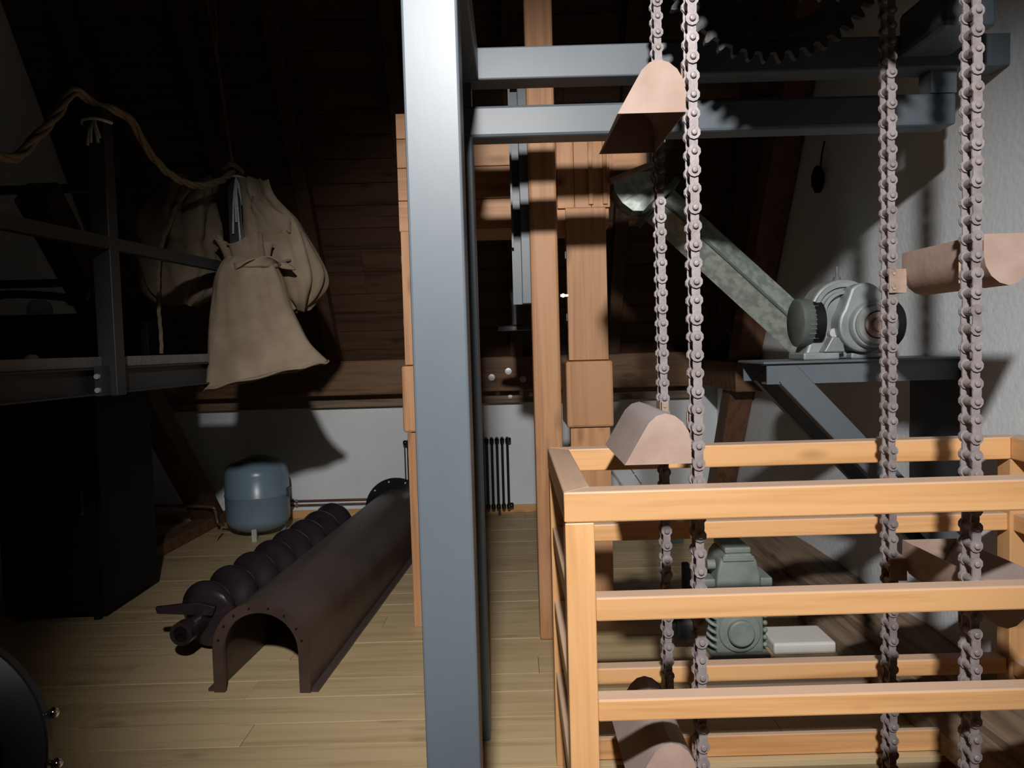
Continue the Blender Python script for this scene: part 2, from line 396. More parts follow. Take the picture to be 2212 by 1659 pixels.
# ================================================================== HEAD SHAFT, SPROCKETS, CHAINS, BUCKETS
PITCH = .0508; NT = 48; PR = PITCH/(2*math.sin(PI/NT)); CX, CZ = .905, 2.93
YA, YBk = 2.15, 2.62
hs = thing('sprocket_shaft', (CX, 2.5, CZ-.4), 'dark horizontal shaft with two toothed sprocket wheels above the buckets', 'sprocket wheel')
MB().cyl((CX, 1.95, CZ), (CX, 3.16, CZ), .035, n=24).build('shaft', M['gear'], hs, smooth=30)
def sprocket(yc, solid=False):
    out = []; inn = []
    for i in range(NT):
        a0 = 2*PI*i/NT
        for da, r_ in ((-.5, PR-.014), (-.30, PR-.012), (-.15, PR+.012), (0, PR+.02), (.15, PR+.012), (.30, PR-.012)):
            a = a0+da*2*PI/NT+PI/NT
            out.append((CX+r_*math.cos(a), CZ+r_*math.sin(a))); inn.append((CX+.295*math.cos(a), CZ+.295*math.sin(a)))
    o = MB().strip(out, inn, 'y', yc-.014, yc+.014, True).build('toothed_rim', M['gear'], hs)
    MB().strip([(CX+.33*math.cos(2*PI*i/64), CZ+.33*math.sin(2*PI*i/64)) for i in range(64)],
               [(CX+.285*math.cos(2*PI*i/64), CZ+.285*math.sin(2*PI*i/64)) for i in range(64)], 'y', yc-.024, yc+.024, True).build('rim_bead', M['gear'], o, smooth=40)
    MB().lathe([(.085, -.05), (.09, -.045), (.09, .045), (.085, .05)], (CX, yc, CZ), (0, 1, 0), 28).build('hub', M['gear'], o, smooth=40)
    if solid: MB().lathe([(.08, -.008), (.3, -.006), (.3, .006), (.08, .008)], (CX, yc, CZ), (0, 1, 0), 48).build('added_shade_disc', M['gear'], o, smooth=30)  # solid disc added inside the unseen front wheel to shade beams and gable
    for k in range(6):
        a = 2*PI*k/6+.28
        MB().beam((CX+.08*math.cos(a), yc, CZ+.08*math.sin(a)), (CX+.3*math.cos(a), yc, CZ+.3*math.sin(a)), .028, .05, (-math.sin(a), 0, math.cos(a))).build('spoke', M['gear'], o, bevel=.006)
sprocket(YA, True); sprocket(YBk)
bl = MB().box(CX-.13, CX+.13, 3.0, 3.1, 2.744, 2.79).lathe([(.085, -.045), (.095, -.03), (.095, .03), (.085, .045)], (CX, 3.05, 2.885), (0, 1, 0), 24).build('bearing_block', M['gear'], hs, smooth=30)
MB().box(1.52, 1.72, 2.7, 3.0, 2.66, 2.82).build('bearing_arm', M['steel'], fr, bevel=.02)

def plate_profile(p, R_, waist, n=9):
    pts = []
    for i in range(n): a = -PI*.28+PI*1.56*i/(n-1); pts.append((R_*math.cos(a), p/2+R_*math.sin(a)))
    pts.append((-waist, 0))
    for i in range(n): a = PI-PI*.28+PI*1.56*i/(n-1); pts.append((R_*math.cos(a), -p/2+R_*math.sin(a)))
    pts.append((waist, 0))
    return pts
def link_mesh(outer):
    b = MB(); hy = .028 if outer else .0215
    pr = plate_profile(PITCH, .0185 if outer else .0175, .0125 if outer else .012)
    for s in (-1, 1): b.prism(pr, 'y', s*hy-.0028, s*hy+.0028)
    for z in (-PITCH/2, PITCH/2):
        if outer:
            for s in (-1, 1): b.lathe([(.0085, 0), (.0085, .0065), (.0065, .009), (.0001, .0098)], (0, s*.030, z), (0, s, 0), 12)
            b.cyl((0, -.03, z), (0, .03, z), .006, n=8)
        else:
            b.cyl((0, -.0195, z), (0, .0195, z), .0125, n=12)
            for s in (-1, 1): b.lathe([(.0125, 0), (.0125, .001), (.011, .0022), (.0001, .0022)], (0, s*.024, z), (0, s, 0), 12)
    o = b.build('link', M['chain'], smooth=32)
    me = o.data; off = WL[o.name]
    for v in me.vertices: v.co += off
    D.objects.remove(o); return me
ML, MI = link_mesh(True), link_mesh(False)
def chain(yc, z0, zmin, label):
    joints = []; k = int((CZ-zmin)/PITCH)
    joints += [(CX-PR, CZ-PITCH*i) for i in range(k, 0, -1)]
    joints += [(CX+PR*math.cos(PI-2*PI*j/NT), CZ+PR*math.sin(PI-2*PI*j/NT)) for j in range(NT//2+1)]
    joints += [(CX+PR, CZ-PITCH*i) for i in range(1, k+1)]
    c = thing('roller_chain', (CX, yc, zmin), label, 'chain', 'chains of the bucket elevator')
    for i in range(len(joints)-1):
        (xa, za), (xb, zb_) = joints[i], joints[i+1]
        o = D.objects.new('link', ML if i % 2 == z0 else MI); COL.objects.link(o)
        o.rotation_euler = (0, math.atan2(xb-xa, zb_-za), 0)
        place(o, ((xa+xb)/2, yc, (za+zb_)/2), c)
chain(YA, 0, -.72, 'brown-grey roller chain loop whose strands hang just behind the front handrail')
chain(YBk, 1, -.72, 'brown-grey roller chain loop hanging nearer to the far handrail')

def bucket(side, mz, label):
    """side -1: descending strand, mouth down, body to the left; +1: ascending strand, mouth up, body to the right"""
    xb = CX+side*(PR+(.012 if side < 0 else .042)); f = lambda u, v: (xb+side*u, mz-side*v)
    prof = [(0, 0), (0, .06), (.006, .09), (.022, .118), (.045, .137), (.072, .145), (.098, .138), (.120, .118), (.137, .09), (.19, 0)]
    inn = [(.003, 0), (.003, .06), (.009, .089), (.024, .116), (.046, .134), (.072, .142), (.096, .1355), (.1175, .1165), (.134, .089), (.186, 0)]
    rm = M['rust']
    t = thing('elevator_bucket', (xb+side*.09, 2.385, mz-(.145 if side > 0 else 0)), label, 'bucket', 'buckets of the chain elevator')
    MB().strip([f(*p) for p in prof], [f(*p) for p in inn], 'y', 2.163, 2.607).build('bucket_shell', rm, t, smooth=28)
    for y0 in (2.160, 2.607): MB().prism([f(*p) for p in prof], 'y', y0, y0+.004).build('end_plate', rm, t)
    for yc, sg in ((YA, 1), (YBk, -1)):
        xa = CX+side*(PR-.014); y0 = yc-.036; x0, x1 = sorted((xa, xa+side*.03)); z0 = mz-side*.10
        back = .07 if yc == YA else 0
        lu = MB().box(x0, x1, yc-.037+back, yc-.0325+back, z0-.035, z0+.045).build('fixing_lug', M['lug'], t, bevel=.003)
        for dz in (-.02, .03): MB().cyl(((x0+x1)/2, yc-.041+back, z0+dz), ((x0+x1)/2, yc-.036+back, z0+dz), .005, n=8).build('rivet', M['rust'], lu)
        xs = sorted((xa+side*.028, xb+side*.002)); ys_ = sorted((yc-.037, yc+sg*.035))
        if xs[1]-xs[0] < .008: xs = [xs[0]-.003, xs[1]+.003]
        MB().box(xs[0], xs[1], yc-.037+back, yc+.03+back*.2, z0-.035, z0+.045).build('mounting_angle', M['lug'], t)
    return t
bucket(-1, 2.235, 'dusty brown upturned bucket beside the upper steel beams')
bucket(-1, 1.25, 'dusty brown upturned bucket just above the wooden handrail')
bucket(-1, .29, 'grey upturned bucket low down behind the lowest rail')
bucket(1, 1.875, 'rust brown bucket with open top hanging beside the gear motor')
bucket(1, .89, 'rust brown open bucket between the wooden rails near the gable wall')

# ================================================================== WOODEN GUARDRAIL
gr = thing('wooden_guardrail', (1.03, 2.45, 0), 'varnished pine guardrail with three rails boxed around the chain shaft', 'guardrail')
X0, X1, Y0, Y1, T = .128, 1.925, 2.0, 2.90, .078
RZ = [(1.125, 1.208), (.855, .92), (.58, .64), (.305, .368)]
z0, z1 = RZ[0]
MB().prism([(X0, Y0), (X1, Y0), (X1-T, Y0+T), (X0+T, Y0+T)], 'z', z0, z1).build('top_rail', M['rail_x'], gr, bevel=.005)
MB().prism([(X0, Y1), (X1, Y1), (X1-T, Y1-T), (X0+T, Y1-T)], 'z', z0, z1).build('top_rail', M['rail_x'], gr, bevel=.005)
MB().prism([(X0, Y0), (X0, Y1), (X0+T, Y1-T), (X0+T, Y0+T)], 'z', z0, z1).build('top_rail', M['rail_y'], gr, bevel=.005)
MB().prism([(X1, Y0), (X1, Y1), (X1-T, Y1-T), (X1-T, Y0+T)], 'z', z0, z1).build('top_rail', M['rail_y'], gr, bevel=.005)
for xa in (X0+.002, X1-T-.002):
    for ya in (Y0+.002, Y1-T-.002): MB().box(xa, xa+T, ya, ya+T, 0, z0).build('post', M['rail_z'], gr, bevel=.004)
for z0, z1 in RZ[1:]:
    for ya in (Y0+.008, Y1-.068): MB().box(X0+T+.002, X1-T-.002, ya, ya+.06, z0, z1).build('rail', M['rail_x'], gr, bevel=.005)
    for xa in (X0+.008, X1-.068): MB().box(xa, xa+.06, Y0+T+.002, Y1-T-.002, z0, z1).build('rail', M['rail_y'], gr, bevel=.005)
MB().box(X0+T, X1-T, Y1-.05, Y1-.025, .004, .085).build('kick_board', M['rail_x'], gr, bevel=.003)
MB().box(X0+T, X1-T, Y0+.025, Y0+.05, .004, .085).build('kick_board', M['rail_x'], gr, bevel=.003)
MB().box(X0+.025, X0+.05, Y0+T, Y1-T, .004, .085).build('kick_board', M['rail_y'], gr, bevel=.003)

# ================================================================== WOODEN ELEVATOR LEG
tp = MB().box(.115, .262, 4.06, 4.20, 0, 4.6).build('timber_post', M['old_z'], bevel=.014)
tag(tp, 'tall square pine post standing in front of the wooden elevator casing', 'post')
ch = thing('steel_channel', (.065, 4.14, 1.82), 'dark steel channel hung along the side of the tall pine post', 'channel')
MB().box(.02, .118, 4.155, 4.165, 1.82, 2.95).build('web', M['steel'], ch)
MB().box(.02, .03, 4.10, 4.155, 1.82+.3, 2.95).build('flange', M['steel'], ch)
MB().box(.068, .118, 4.09, 4.155, 1.82, 2.95).build('flange', M['steel'], ch, bevel=.004)
ev = thing('elevator_casing', (-.02, 4.5, 0), 'tall wooden grain elevator casing with board head and two square trunks', 'elevator casing')
EY0, EY1 = 4.31, 4.75
for x0, x1, tops in ((-.60, -.375, 2.3), (.325, .55, 2.36)):
    tr = MB().box(x0+.02, x1-.02, EY0+.02, EY1-.1, 0, tops).build('trunk', M['old_z'], ev, bevel=.004)
    MB().box(x0, x1, EY0, EY0+.02, 1.505, tops).build('trunk_board', M['old_z'], tr, bevel=.003)
    MB().box(x0, x1, EY0, EY0+.02, 0.0, 1.120).build('trunk_board', M['old_z'], tr, bevel=.003)
    MB().box(x0-.02, x1+.02, EY0-.022, EY1-.08, 1.125, 1.50).build('sleeve', M['old_z'], ev, bevel=.014)
    for zz in (.6, 1.0, 1.75, 2.1):
        MB().box(x0-.006, x0+.0, EY0+.03, EY0+.10, zz-.02, zz+.02).build('cleat', M['steel_dk'], tr)
hz = [2.25, 2.42, 2.60, 2.76, 2.90]
for i in range(4):
    MB().box(-.605, .28, EY0-.005, EY0+.02, hz[i]+.0015, hz[i+1]-.0015).build('head_board', M['old_x'], ev, bevel=.003)
hb = MB().box(-.60, .57, EY0+.02, EY1, 2.25, 2.90).build('head_box', M['old_x'], ev)
for xa, xb_ in ((.282, .375), (.377, .47), (.472, .575)):
    MB().box(xa, xb_, EY0-.005, EY0+.02, 2.355, 2.90).build('head_board', M['old_z'], ev, bevel=.003)
for xa in (.455, .535): MB().box(xa, xa+.025, EY0-.022, EY0-.004, 2.37, 2.88).build('batten', M['old_z'], ev, bevel=.003)
MB().cyl((.315, EY0-.05, 2.49), (.315, EY0, 2.49), .02, n=12).cyl((.315, EY0-.07, 2.49), (.315, EY0-.05, 2.49), .012, n=10).build('bearing_stub', M['brass'], ev, smooth=30)
MB().cyl((.30, EY0-.02, 1.87), (.30, EY0+.02, 1.87), .012, n=8).box(.285, .33, EY0-.012, EY0, 1.863, 1.877).build('latch', M['zinc'], ev)
sp_ = MB().prism([(.57, 2.74), (.86, 2.76), (.86, 2.62), (.57, 2.52)], 'y', EY0+.03, EY0+.27).build('spout', M['old_x'], ev, bevel=.004)
MB().prism([(.575, 2.75), (.60, 2.75), (.60, 2.53), (.575, 2.515)], 'y', EY0+.02, EY0+.03).build('batten', M['old_z'], sp_)
MB().box(.79, .815, EY0+.015, EY0+.03, 2.6, 2.75).build('strap', M['galv_dk'], sp_)

# galvanised chute
cu = thing('galvanised_chute', (1.2, 4.4, 1.5), 'mottled galvanised square chute sloping from the wooden head to the gear motor', 'chute')
MB().beam((.575, 4.42, 2.495), (.875, 4.42, 2.605), .30, .028).build('flange', M['lug'], cu, bevel=.003)
def sq(c, d, side, rot):
    c, d = Vector(c), Vector(d).normalized(); u = Vector((0, 1, 0)); q = d.cross(u).normalized(); r_ = side/math.sqrt(2)
    return [c+(u*math.cos(rot+PI/2*k)+q*math.sin(rot+PI/2*k))*r_ for k in range(4)]
def sweep(secs):
    b = MB(); n = len(secs[0]); vs = [p for s in secs for p in s]; m = len(secs)
    fs = [(i*n+k, i*n+(k+1) % n, (i+1)*n+(k+1) % n, (i+1)*n+k) for i in range(m-1) for k in range(n)]
    return b.add(vs, fs+[tuple(range(n)), tuple(range((m-1)*n, m*n))])
CR = .05
dd = Vector((.84, -.1, -.83)).normalized()
PA = Vector((.87, 4.40, 2.375)); PB = PA+dd*1.16
sweep([sq((.70, 4.42, 2.54), (.1, 0, -1), .215, PI/4), sq((.705, 4.42, 2.47), (.25, 0, -1), .21, PI/4), sq((.735, 4.42, 2.425), (.5, 0, -1), .20, PI/4),
       sq((.775, 4.415, 2.40), (.85, 0, -.9), .195, PI/4), sq(PA-dd*.03, dd, .19, PI/4)]).build('elbow', M['galv'], cu)
MB().beam(PA-dd*.035, PA+dd*.0, .285, .285, (0, 1, .02)).build('flange', M['galv_dk'], cu, bevel=.003)
sweep([sq(PA, dd, .165, CR), sq(PB, dd, .165, CR)]).build('duct', M['galv'], cu)
MB().tube([sq(PA, dd, .168, CR)[2], sq(PB, dd, .168, CR)[2]], .007, 8).build('folded_seam', M['galv_dk'], cu)
sweep([sq(PB-dd*.03, dd, .19, CR), sq(PB, dd, .19, CR)]).build('flange', M['galv_dk'], cu)
MB().beam(PB-dd*.1+Vector((0, 0, 0)), PB-dd*.1+Vector((.32, 0, -.04)), .05, .04).build('wall_stay', M['galv_dk'], cu)

# ================================================================== GEAR MOTOR ON WALL BRACKET
bk = thing('wall_bracket', (1.5, 3.35, .5), 'dark grey triangular steel channel bracket fixed to the gable wall', 'bracket')
MB().box(1.10, 1.95, 3.29, 3.30, 1.40, 1.488).box(1.10, 1.95, 3.30, 3.36, 1.48, 1.488).box(1.10, 1.95, 3.30, 3.36, 1.40, 1.408).build('channel', M['steel'], bk)
MB().box(1.10, 1.95, 3.62, 3.63, 1.40, 1.488).box(1.10, 1.95, 3.56, 3.62, 1.48, 1.488).build('channel', M['steel'], bk)
MB().box(1.08, 1.95, 3.27, 3.64, 1.488, 1.498).build('top_plate', M['steel'], bk, bevel=.002)
for yf in (3.29, 3.62):
    d2 = Vector((1, 0, -1.08)).normalized(); nrm = Vector((d2.z, 0, -d2.x))*-1
    p0, p1 = Vector((1.19, 0, 1.445)), Vector((1.19, 0, 1.445))+d2*1.13
    b = MB()
    for k, (off, wd, dy, th) in enumerate(((-.048, .008, .03, .06), (.048, .008, .03, .06), (0, .1, .0, .008))):
        q = nrm*off; b.beam(p0+q+Vector((0, yf+dy, 0)), p1+q+Vector((0, yf+dy, 0)), th, wd, nrm)
    b.build('brace', M['steel'], bk)
MB().box(1.93, 1.95, 3.22, 3.7, .5, 1.49).build('wall_plate', M['steel_dk'], bk)
gm = thing('gear_motor', (1.48, 3.4, 1.498), 'grey cast aluminium gear motor with black finned fan cover on the bracket', 'gear motor')
def circ(cx, cz, r_, a0, a1, n): return [(cx+r_*math.cos(a0+(a1-a0)*i/n), cz+r_*math.sin(a0+(a1-a0)*i/n)) for i in range(n+1)]
MB().prism(circ(1.49, 1.705, .148, -.35, PI+.35, 30)+[(1.33, 1.56), (1.31, 1.50), (1.60, 1.50), (1.62, 1.6)], 'y', 3.42, 3.56).build('housing', M['alu'], gm, bevel=.012)
MB().strip(circ(1.485, 1.70, .135, .5, PI+.3, 24), circ(1.485, 1.70, .118, .5, PI+.3, 24), 'y', 3.405, 3.425).build('rib', M['alu'], gm, smooth=40)
MB().strip(circ(1.485, 1.70, .100, .6, PI+.3, 24), circ(1.485, 1.70, .086, .6, PI+.3, 24), 'y', 3.39, 3.425).build('rib', M['alu'], gm, smooth=40)
MB().prism(circ(1.545, 1.745, .085, -.2, PI*.75, 14)+circ(1.55, 1.645, .12, PI*.8, PI*2-.4, 22), 'y', 3.33, 3.43).build('gear_cover', M['alu'], gm, bevel=.012)
MB().lathe([(.105, 0), (.105, .02), (.098, .03), (.09, .032), (.09, .042), (.082, .052), (.06, .052), (.058, .02)], (1.575, 3.33, 1.645), (0, -1, 0), 40).build('output_flange', M['alu'], gm, smooth=35)
MB().lathe([(.055, 0), (.055, .03), (.035, .034), (.03, .05), (.0001, .05)], (1.575, 3.30, 1.645), (0, -1, 0), 28).build('output_shaft', M['rust'], gm, smooth=35)
MB().lathe([(.1, 0), (.105, .01), (.105, .11), (.09, .125)], (1.62, 3.46, 1.65), (1, 0, 0), 30).build('end_cap', M['black'], gm, smooth=35)
fc = MB().lathe([(.08, 0), (.1, .012), (.108, .03), (.108, .075), (.1, .08)], (1.365, 3.46, 1.665), (-1, 0, 0), 32).build('fan_cover', M['galv_dk'], gm, smooth=35)
MB().lathe([(.094, 0), (.094, .04)], (1.385, 3.44, 1.665), (-1, 0, 0), 28).build('fan_core', M['black'], gm, smooth=35)
for k in range(8):
    zz = 1.595+.02*k; hw = math.sqrt(max(.098**2-(zz-1.665)**2, .0004))
    MB().box(1.315, 1.362, 3.46-hw-.012, 3.46-hw+.02, zz-.003, zz+.003).build('fin', M['galv_dk'], fc)
MB().box(1.29, 1.45, 3.37, 3.56, 1.498, 1.53).build('foot', M['alu'], gm, bevel=.008)
MB().box(1.50, 1.66, 3.37, 3.56, 1.498, 1.525).build('foot', M['alu'], gm, bevel=.008)
MB().prism([(1.375, 1.53), (1.415, 1.60), (1.46, 1.59), (1.47, 1.53)], 'y', 3.36, 3.43).build('foot_web', M['alu'], gm, bevel=.006)
MB().cyl((1.43, 3.38, 1.615), (1.43, 3.41, 1.615), .02, n=14).build('drain_plug', M['zinc'], gm)
for x in (1.40, 1.455): MB().cyl((x, 3.385, 1.525), (x, 3.385, 1.545), .011, n=6).build('foot_bolt', M['zinc'], gm)
MB().cyl((1.49, 3.49, 1.845), (1.49, 3.49, 1.87), .022, .014, 12).cyl((1.49, 3.49, 1.87), (1.49, 3.49, 1.915), .008, n=8).build('eye_bolt', M['galv_dk'], gm, smooth=30)

# ================================================================== GREEN GEARBOX ON THE FLOOR
gb = thing('gearbox', (1.1, 3.85, 0), 'grey-green cast gearbox with round bearing cover on the floor behind the rails', 'gearbox')
MB().prism([(.985, .03), (1.22, .03), (1.22, .25), (1.205, .44), (1.19, .50), (1.165, .535), (1.035, .535), (1.01, .50), (.995, .44), (.985, .25)], 'y', 3.74, 3.98).build('housing', M['green'], gb, bevel=.012)
MB().box(1.035, 1.165, 3.75, 3.97, .535, .565).build('top_lid', M['green'], gb, bevel=.008)
MB().box(1.02, 1.175, 3.73, 3.76, .50, .525).build('lid_flange', M['green'], gb, bevel=.004)
MB().lathe([(.105, 0), (.105, .012), (.1, .018), (.066, .02), (.066, .045), (.058, .052), (.0001, .052)], (1.10, 3.745, .145), (0, -1, 0), 36).build('bearing_cover', M['green'], gb, smooth=35)
for x0, x1 in ((.93, .99), (1.215, 1.275)):
    MB().box(x0, x1, 3.76, 3.96, .36, .405).build('ear', M['green'], gb, bevel=.008)
for k in range(6):
    zz = .06+.037*k
    MB().tube(smooth_path([(.99, 3.75, zz), (.965, 3.755, zz+.012), (.945, 3.78, zz+.028)], 4), .009, 8).build('cooling_fin', M['green'], gb, smooth=40)
    MB().ball((1.232, 3.755, zz+.008), .013, n=10, m=6).build('cooling_fin', M['green'], gb, smooth=60)
MB().box(.96, 1.25, 3.72, 4.0, 0, .032).build('foot', M['green'], gb, bevel=.006)
MB().cyl((.99, 3.86, .14), (.80, 3.86, .14), .085, .08, 24).cyl((.80, 3.86, .14), (.74, 3.86, .14), .05, n=20).build('input_housing', M['steel_dk'], gb, smooth=35)
MB().box(.84, .875, 3.79, 3.86, .22, .47).box(.80, .875, 3.78, 3.86, .30, .33).build('terminal_arm', M['black'], gb, bevel=.006)
MB().cyl((.995, 3.8, .47), (.955, 3.8, .47), .025, n=14).build('lifting_boss', M['green'], gb, smooth=30)
tag(MB().box(1.285, 1.6, 3.78, 4.02, 0, .06).build('plinth_slab', M['white'], bevel=.012), 'low pale slab on the floor beside the grey-green gearbox', 'slab')
tag(MB().box(.78, 1.585, 3.40, 3.53, 0, .028).build('floor_batten', M['sill_x'], bevel=.006), 'thin whitewashed board lying across the floor behind the guardrail', 'board')
hb_ = thing('lamp_holder', (1.93, 4.745, 2.48), 'small black lamp holder dangling from a wire on the gable wall', 'lamp holder')
MB().tube([(1.945, 4.72, 2.79), (1.935, 4.735, 2.72), (1.93, 4.745, 2.64)], .005, 6).build('wire', M['black'], hb_)
MB().lathe([(.012, .16), (.022, .15), (.032, .12), (.036, .07), (.03, .03), (.02, .0)], (1.912, 4.745, 2.485), (0, 0, 1), 14).build('socket', M['black'], hb_, smooth=40)
MB().box(1.88, 1.905, 4.725, 4.77, 2.52, 2.60).build('switch', M['black'], hb_, bevel=.004)
ps = thing('perforated_strap', (1.0, 6.3, 0), 'grey perforated steel strap leaning behind the rails at the knee wall', 'steel strap')
MB().beam((.74, 6.0, .88), (1.28, 6.0, .04), .006, .055, (0, 1, 0)).build('strap', M['galv_dk'], ps)
for k in range(9):
    t = .08+.1*k; MB().cyl((.74+.54*t, 5.995, .88-.84*t), (.74+.54*t, 5.968, .88-.84*t), .008, n=8).build('slot', M['zinc'], ps)
MB().box(1.2, 1.32, 5.95, 6.05, 0, .05).build('foot', M['galv_dk'], ps)
rd = thing('spindle', (.03, 5.2, 1.66), 'dim threaded spindle with a round plate hanging behind the pine post', 'spindle')
MB().cyl((.035, 5.2, 1.76), (.035, 5.2, 3.4), .016, n=12).build('rod', M['steel_dk'], rd, smooth=30)
MB().lathe([(.02, .5), (.04, .47), (.028, .42), (.028, .3), (.035, .28), (.022, .16), (.022, .04), (.12, .025), (.12, .0)], (.035, 5.2, 1.70), (0, 0, 1), 20).build('plate', M['gear'], rd, smooth=35)

# ================================================================== RADIATOR, PIPES, TANK
ra = thing('radiator', (-.53, 7.16, 0), 'black column radiator on the knee wall behind the steel post', 'radiator')
nc = 20
for i in range(nc):
    x = -.99+.93*i/(nc-1)
    b = MB()
    for yy in (7.12, 7.20): b.cyl((x, yy, .09), (x, yy, .70), .0125, n=10)
    b.ball((x, 7.16, .715), .03, (.72, 2.0, 1.0), 10, 6).ball((x, 7.16, .085), .03, (.72, 2.0, 1.1), 10, 6)
    b.build('column', M['blackgloss'], ra, smooth=50)
for x, zz in ((-1.02, .71), (-.045, .71), (-.035, .09)): MB().lathe([(.02, 0), (.026, .01), (.026, .03), (.018, .04)], (x-.02, 7.16, zz), (1, 0, 0), 12).build('end_plug', M['blackgloss'], ra, smooth=40)
for x in (-.9, -.15): MB().box(x-.012, x+.012, 7.12, 7.20, 0, .07).build('foot', M['blackgloss'], ra)
MB().cyl((-1.03, 7.17, .05), (-1.03, 7.17, .69), .006, n=8).build('feed_pipe', M['copper'], ra)
for zz, nm in ((.172, 'upper'), (.13, 'lower')):
    o = MB().tube([(-2.16, 7.235, zz), (-1.06, 7.235, zz)], .0095, 10).build('heating_pipe', M['copper'], smooth=40)
    tag(o, nm+' thin brown heating pipe along the foot of the knee wall', 'pipe', 'pipes along the knee wall')
    MB().lathe([(.011, 0), (.016, .004), (.016, .02), (.011, .024)], (-2.1, 7.235, zz), (1, 0, 0), 12).build('coupling', M['brass'], o, smooth=40)
tk = thing('expansion_tank', (-2.25, 6.62, 0), 'blue-grey enamelled expansion tank with a middle seam standing on short legs', 'tank')
pr = [(.0001, .04)]+[(.27*math.sin(a), .17-.13*math.cos(a)) for a in [PI/2*i/8 for i in range(1, 9)]]+[(.27, .36), (.274, .365), (.274, .375), (.27, .38)]+[(.27*math.cos(a), .55+.16*math.sin(a)) for a in [PI/2*i/8 for i in range(0, 8)]]+[(.0001, .71)]
MB().lathe(pr, (-2.25, 6.62, 0), (0, 0, 1), 48).build('shell', M['tank'], tk, smooth=50)
for k in range(3):
    a = -PI/2+.15+2*PI*k/3; MB().box(-2.25+.22*math.cos(a)-.02, -2.25+.22*math.cos(a)+.02, 6.62+.22*math.sin(a)-.012, 6.62+.22*math.sin(a)+.012, 0, .13).build('leg', M['zinc'] if k == 0 else M['tank'], tk)
MB().box(-1.99, -1.965, 6.58, 6.66, .34, .42).build('bracket', M['steel_dk'], tk)
cp = thing('copper_pipe', (-2.7, 6.7, 0), 'bent copper pipe joining the blue-grey tank from the side', 'pipe')
MB().tube(smooth_path([(-3.45, 6.75, .27), (-3.0, 6.72, .26), (-2.70, 6.70, .245), (-2.66, 6.70, .21), (-2.645, 6.70, .13), (-2.62, 6.69, .09), (-2.50, 6.66, .09)], 6), .014, 10).build('pipe', M['copper'], cp, smooth=50)
MB().lathe([(.015, 0), (.024, .005), (.024, .03), (.015, .035)], (-2.56, 6.675, .09), (1, -.2, 0), 12).build('union', M['brass'], cp, smooth=40)
MB().tube([(-2.53, 6.5, .1), (-2.545, 6.46, .05), (-2.56, 6.43, 0)], .008, 8).build('drain_tap', M['brass'], cp)

# ================================================================== TROUGH AND AUGER
tr_ = thing('screw_trough', (-1.1, 4.95, 0), 'long brown steel trough lying upside down on the floor planks', 'trough')
ang = math.atan2(-.225, 2.8)
XF = Matrix.Translation((-1.215, 3.53, 0)) @ Matrix.Rotation(ang, 4, 'Z')
def U(rw, h, n=20):
    zc = h-rw
    return [(-rw, 0), (-rw, zc*.5)]+[(-rw*math.cos(PI*i/n), zc+rw*math.sin(PI*i/n)) for i in range(n+1)]+[(rw, zc*.5), (rw, 0)]
LEN = 2.78
MB().strip(U(.232, .432), U(.222, .422), 'y', 0.0, LEN).build('shell', M['trough'], tr_, smooth=35, xf=XF)
e1 = MB().strip(U(.234, .434), U(.182, .382), 'y', -.012, .012).build('end_flange', M['trough'], tr_, smooth=35, xf=XF)
for a in (.25, .6, .95, 1.35, 1.8, 2.2, 2.6, 2.9):
    MB().cyl((-.208*math.cos(a), -.016, .2+.208*math.sin(a)), (-.208*math.cos(a), -.010, .2+.208*math.sin(a)), .006, n=8).build('bolt_hole', M['black'], e1, xf=XF)
for s in (-1, 1): MB().box(min(s*.228, s*.268), max(s*.228, s*.268), .0, LEN, .0, .014).build('side_lip', M['trough'], tr_, xf=XF)
MB().strip([(.262*math.cos(2*PI*i/40), .265+.262*math.sin(2*PI*i/40)) for i in range(40)], [(.16*math.cos(2*PI*i/40), .265+.16*math.sin(2*PI*i/40)) for i in range(40)], 'y', LEN, LEN+.02, True).build('end_flange', M['blackgloss'], tr_, smooth=35, xf=XF)
for a in (.6, 1.2, 1.8, 2.4):
    MB().ball((.235*math.cos(a), LEN-.006, .265+.235*math.sin(a)), .009, n=8, m=6).build('flange_bolt', M['zinc'], tr_, smooth=60, xf=XF)
au = thing('auger_screw', (-1.6, 5.1, 0), 'dark spiral conveyor screw lying on the floor beside the trough', 'auger')
p0 = Vector((-1.69, 4.02, .185)); p1 = Vector((-1.465, 6.2, .185)); L = (p1-p0).length; dy = (p1-p0).normalized(); q = dy.cross(Vector((0, 0, 1))).normalized()
n, mseg = 40, 220; vs = []; pit = .29
for i in range(mseg+1):
    s = L*i/mseg
    for k in range(n):
        th = 2*PI*k/n; c = .5+.5*math.cos(th-2*PI*s/pit); r_ = .09+.095*c**.85
        vs.append(p0+dy*s+(q*math.cos(th)+Vector((0, 0, 1))*math.sin(th))*r_)
fs = [(i*n+k, i*n+(k+1) % n, (i+1)*n+(k+1) % n, (i+1)*n+k) for i in range(mseg) for k in range(n)]+[tuple(range(n)), tuple(range(mseg*n, (mseg+1)*n))]
MB().add(vs, fs).build('spiral_flight', M['auger'], au, smooth=60)
MB().cyl(p0-dy*.22, p1+dy*.05, .042, n=18).build('shaft', M['auger'], au, smooth=40)
MB().cyl(p0-dy*.22, p0-dy*.16, .06, n=18).build('shaft_collar', M['auger'], au, smooth=40)
MB().prism([(-.19, .0), (-.20, .035), (.03, .055), (.12, .03), (.1, -.02)], 'y', -.03, 0).build('flight_tip', M['auger'], au, bevel=.006, xf=Matrix.Translation(p0+Vector((-.03, -.02, .05))))

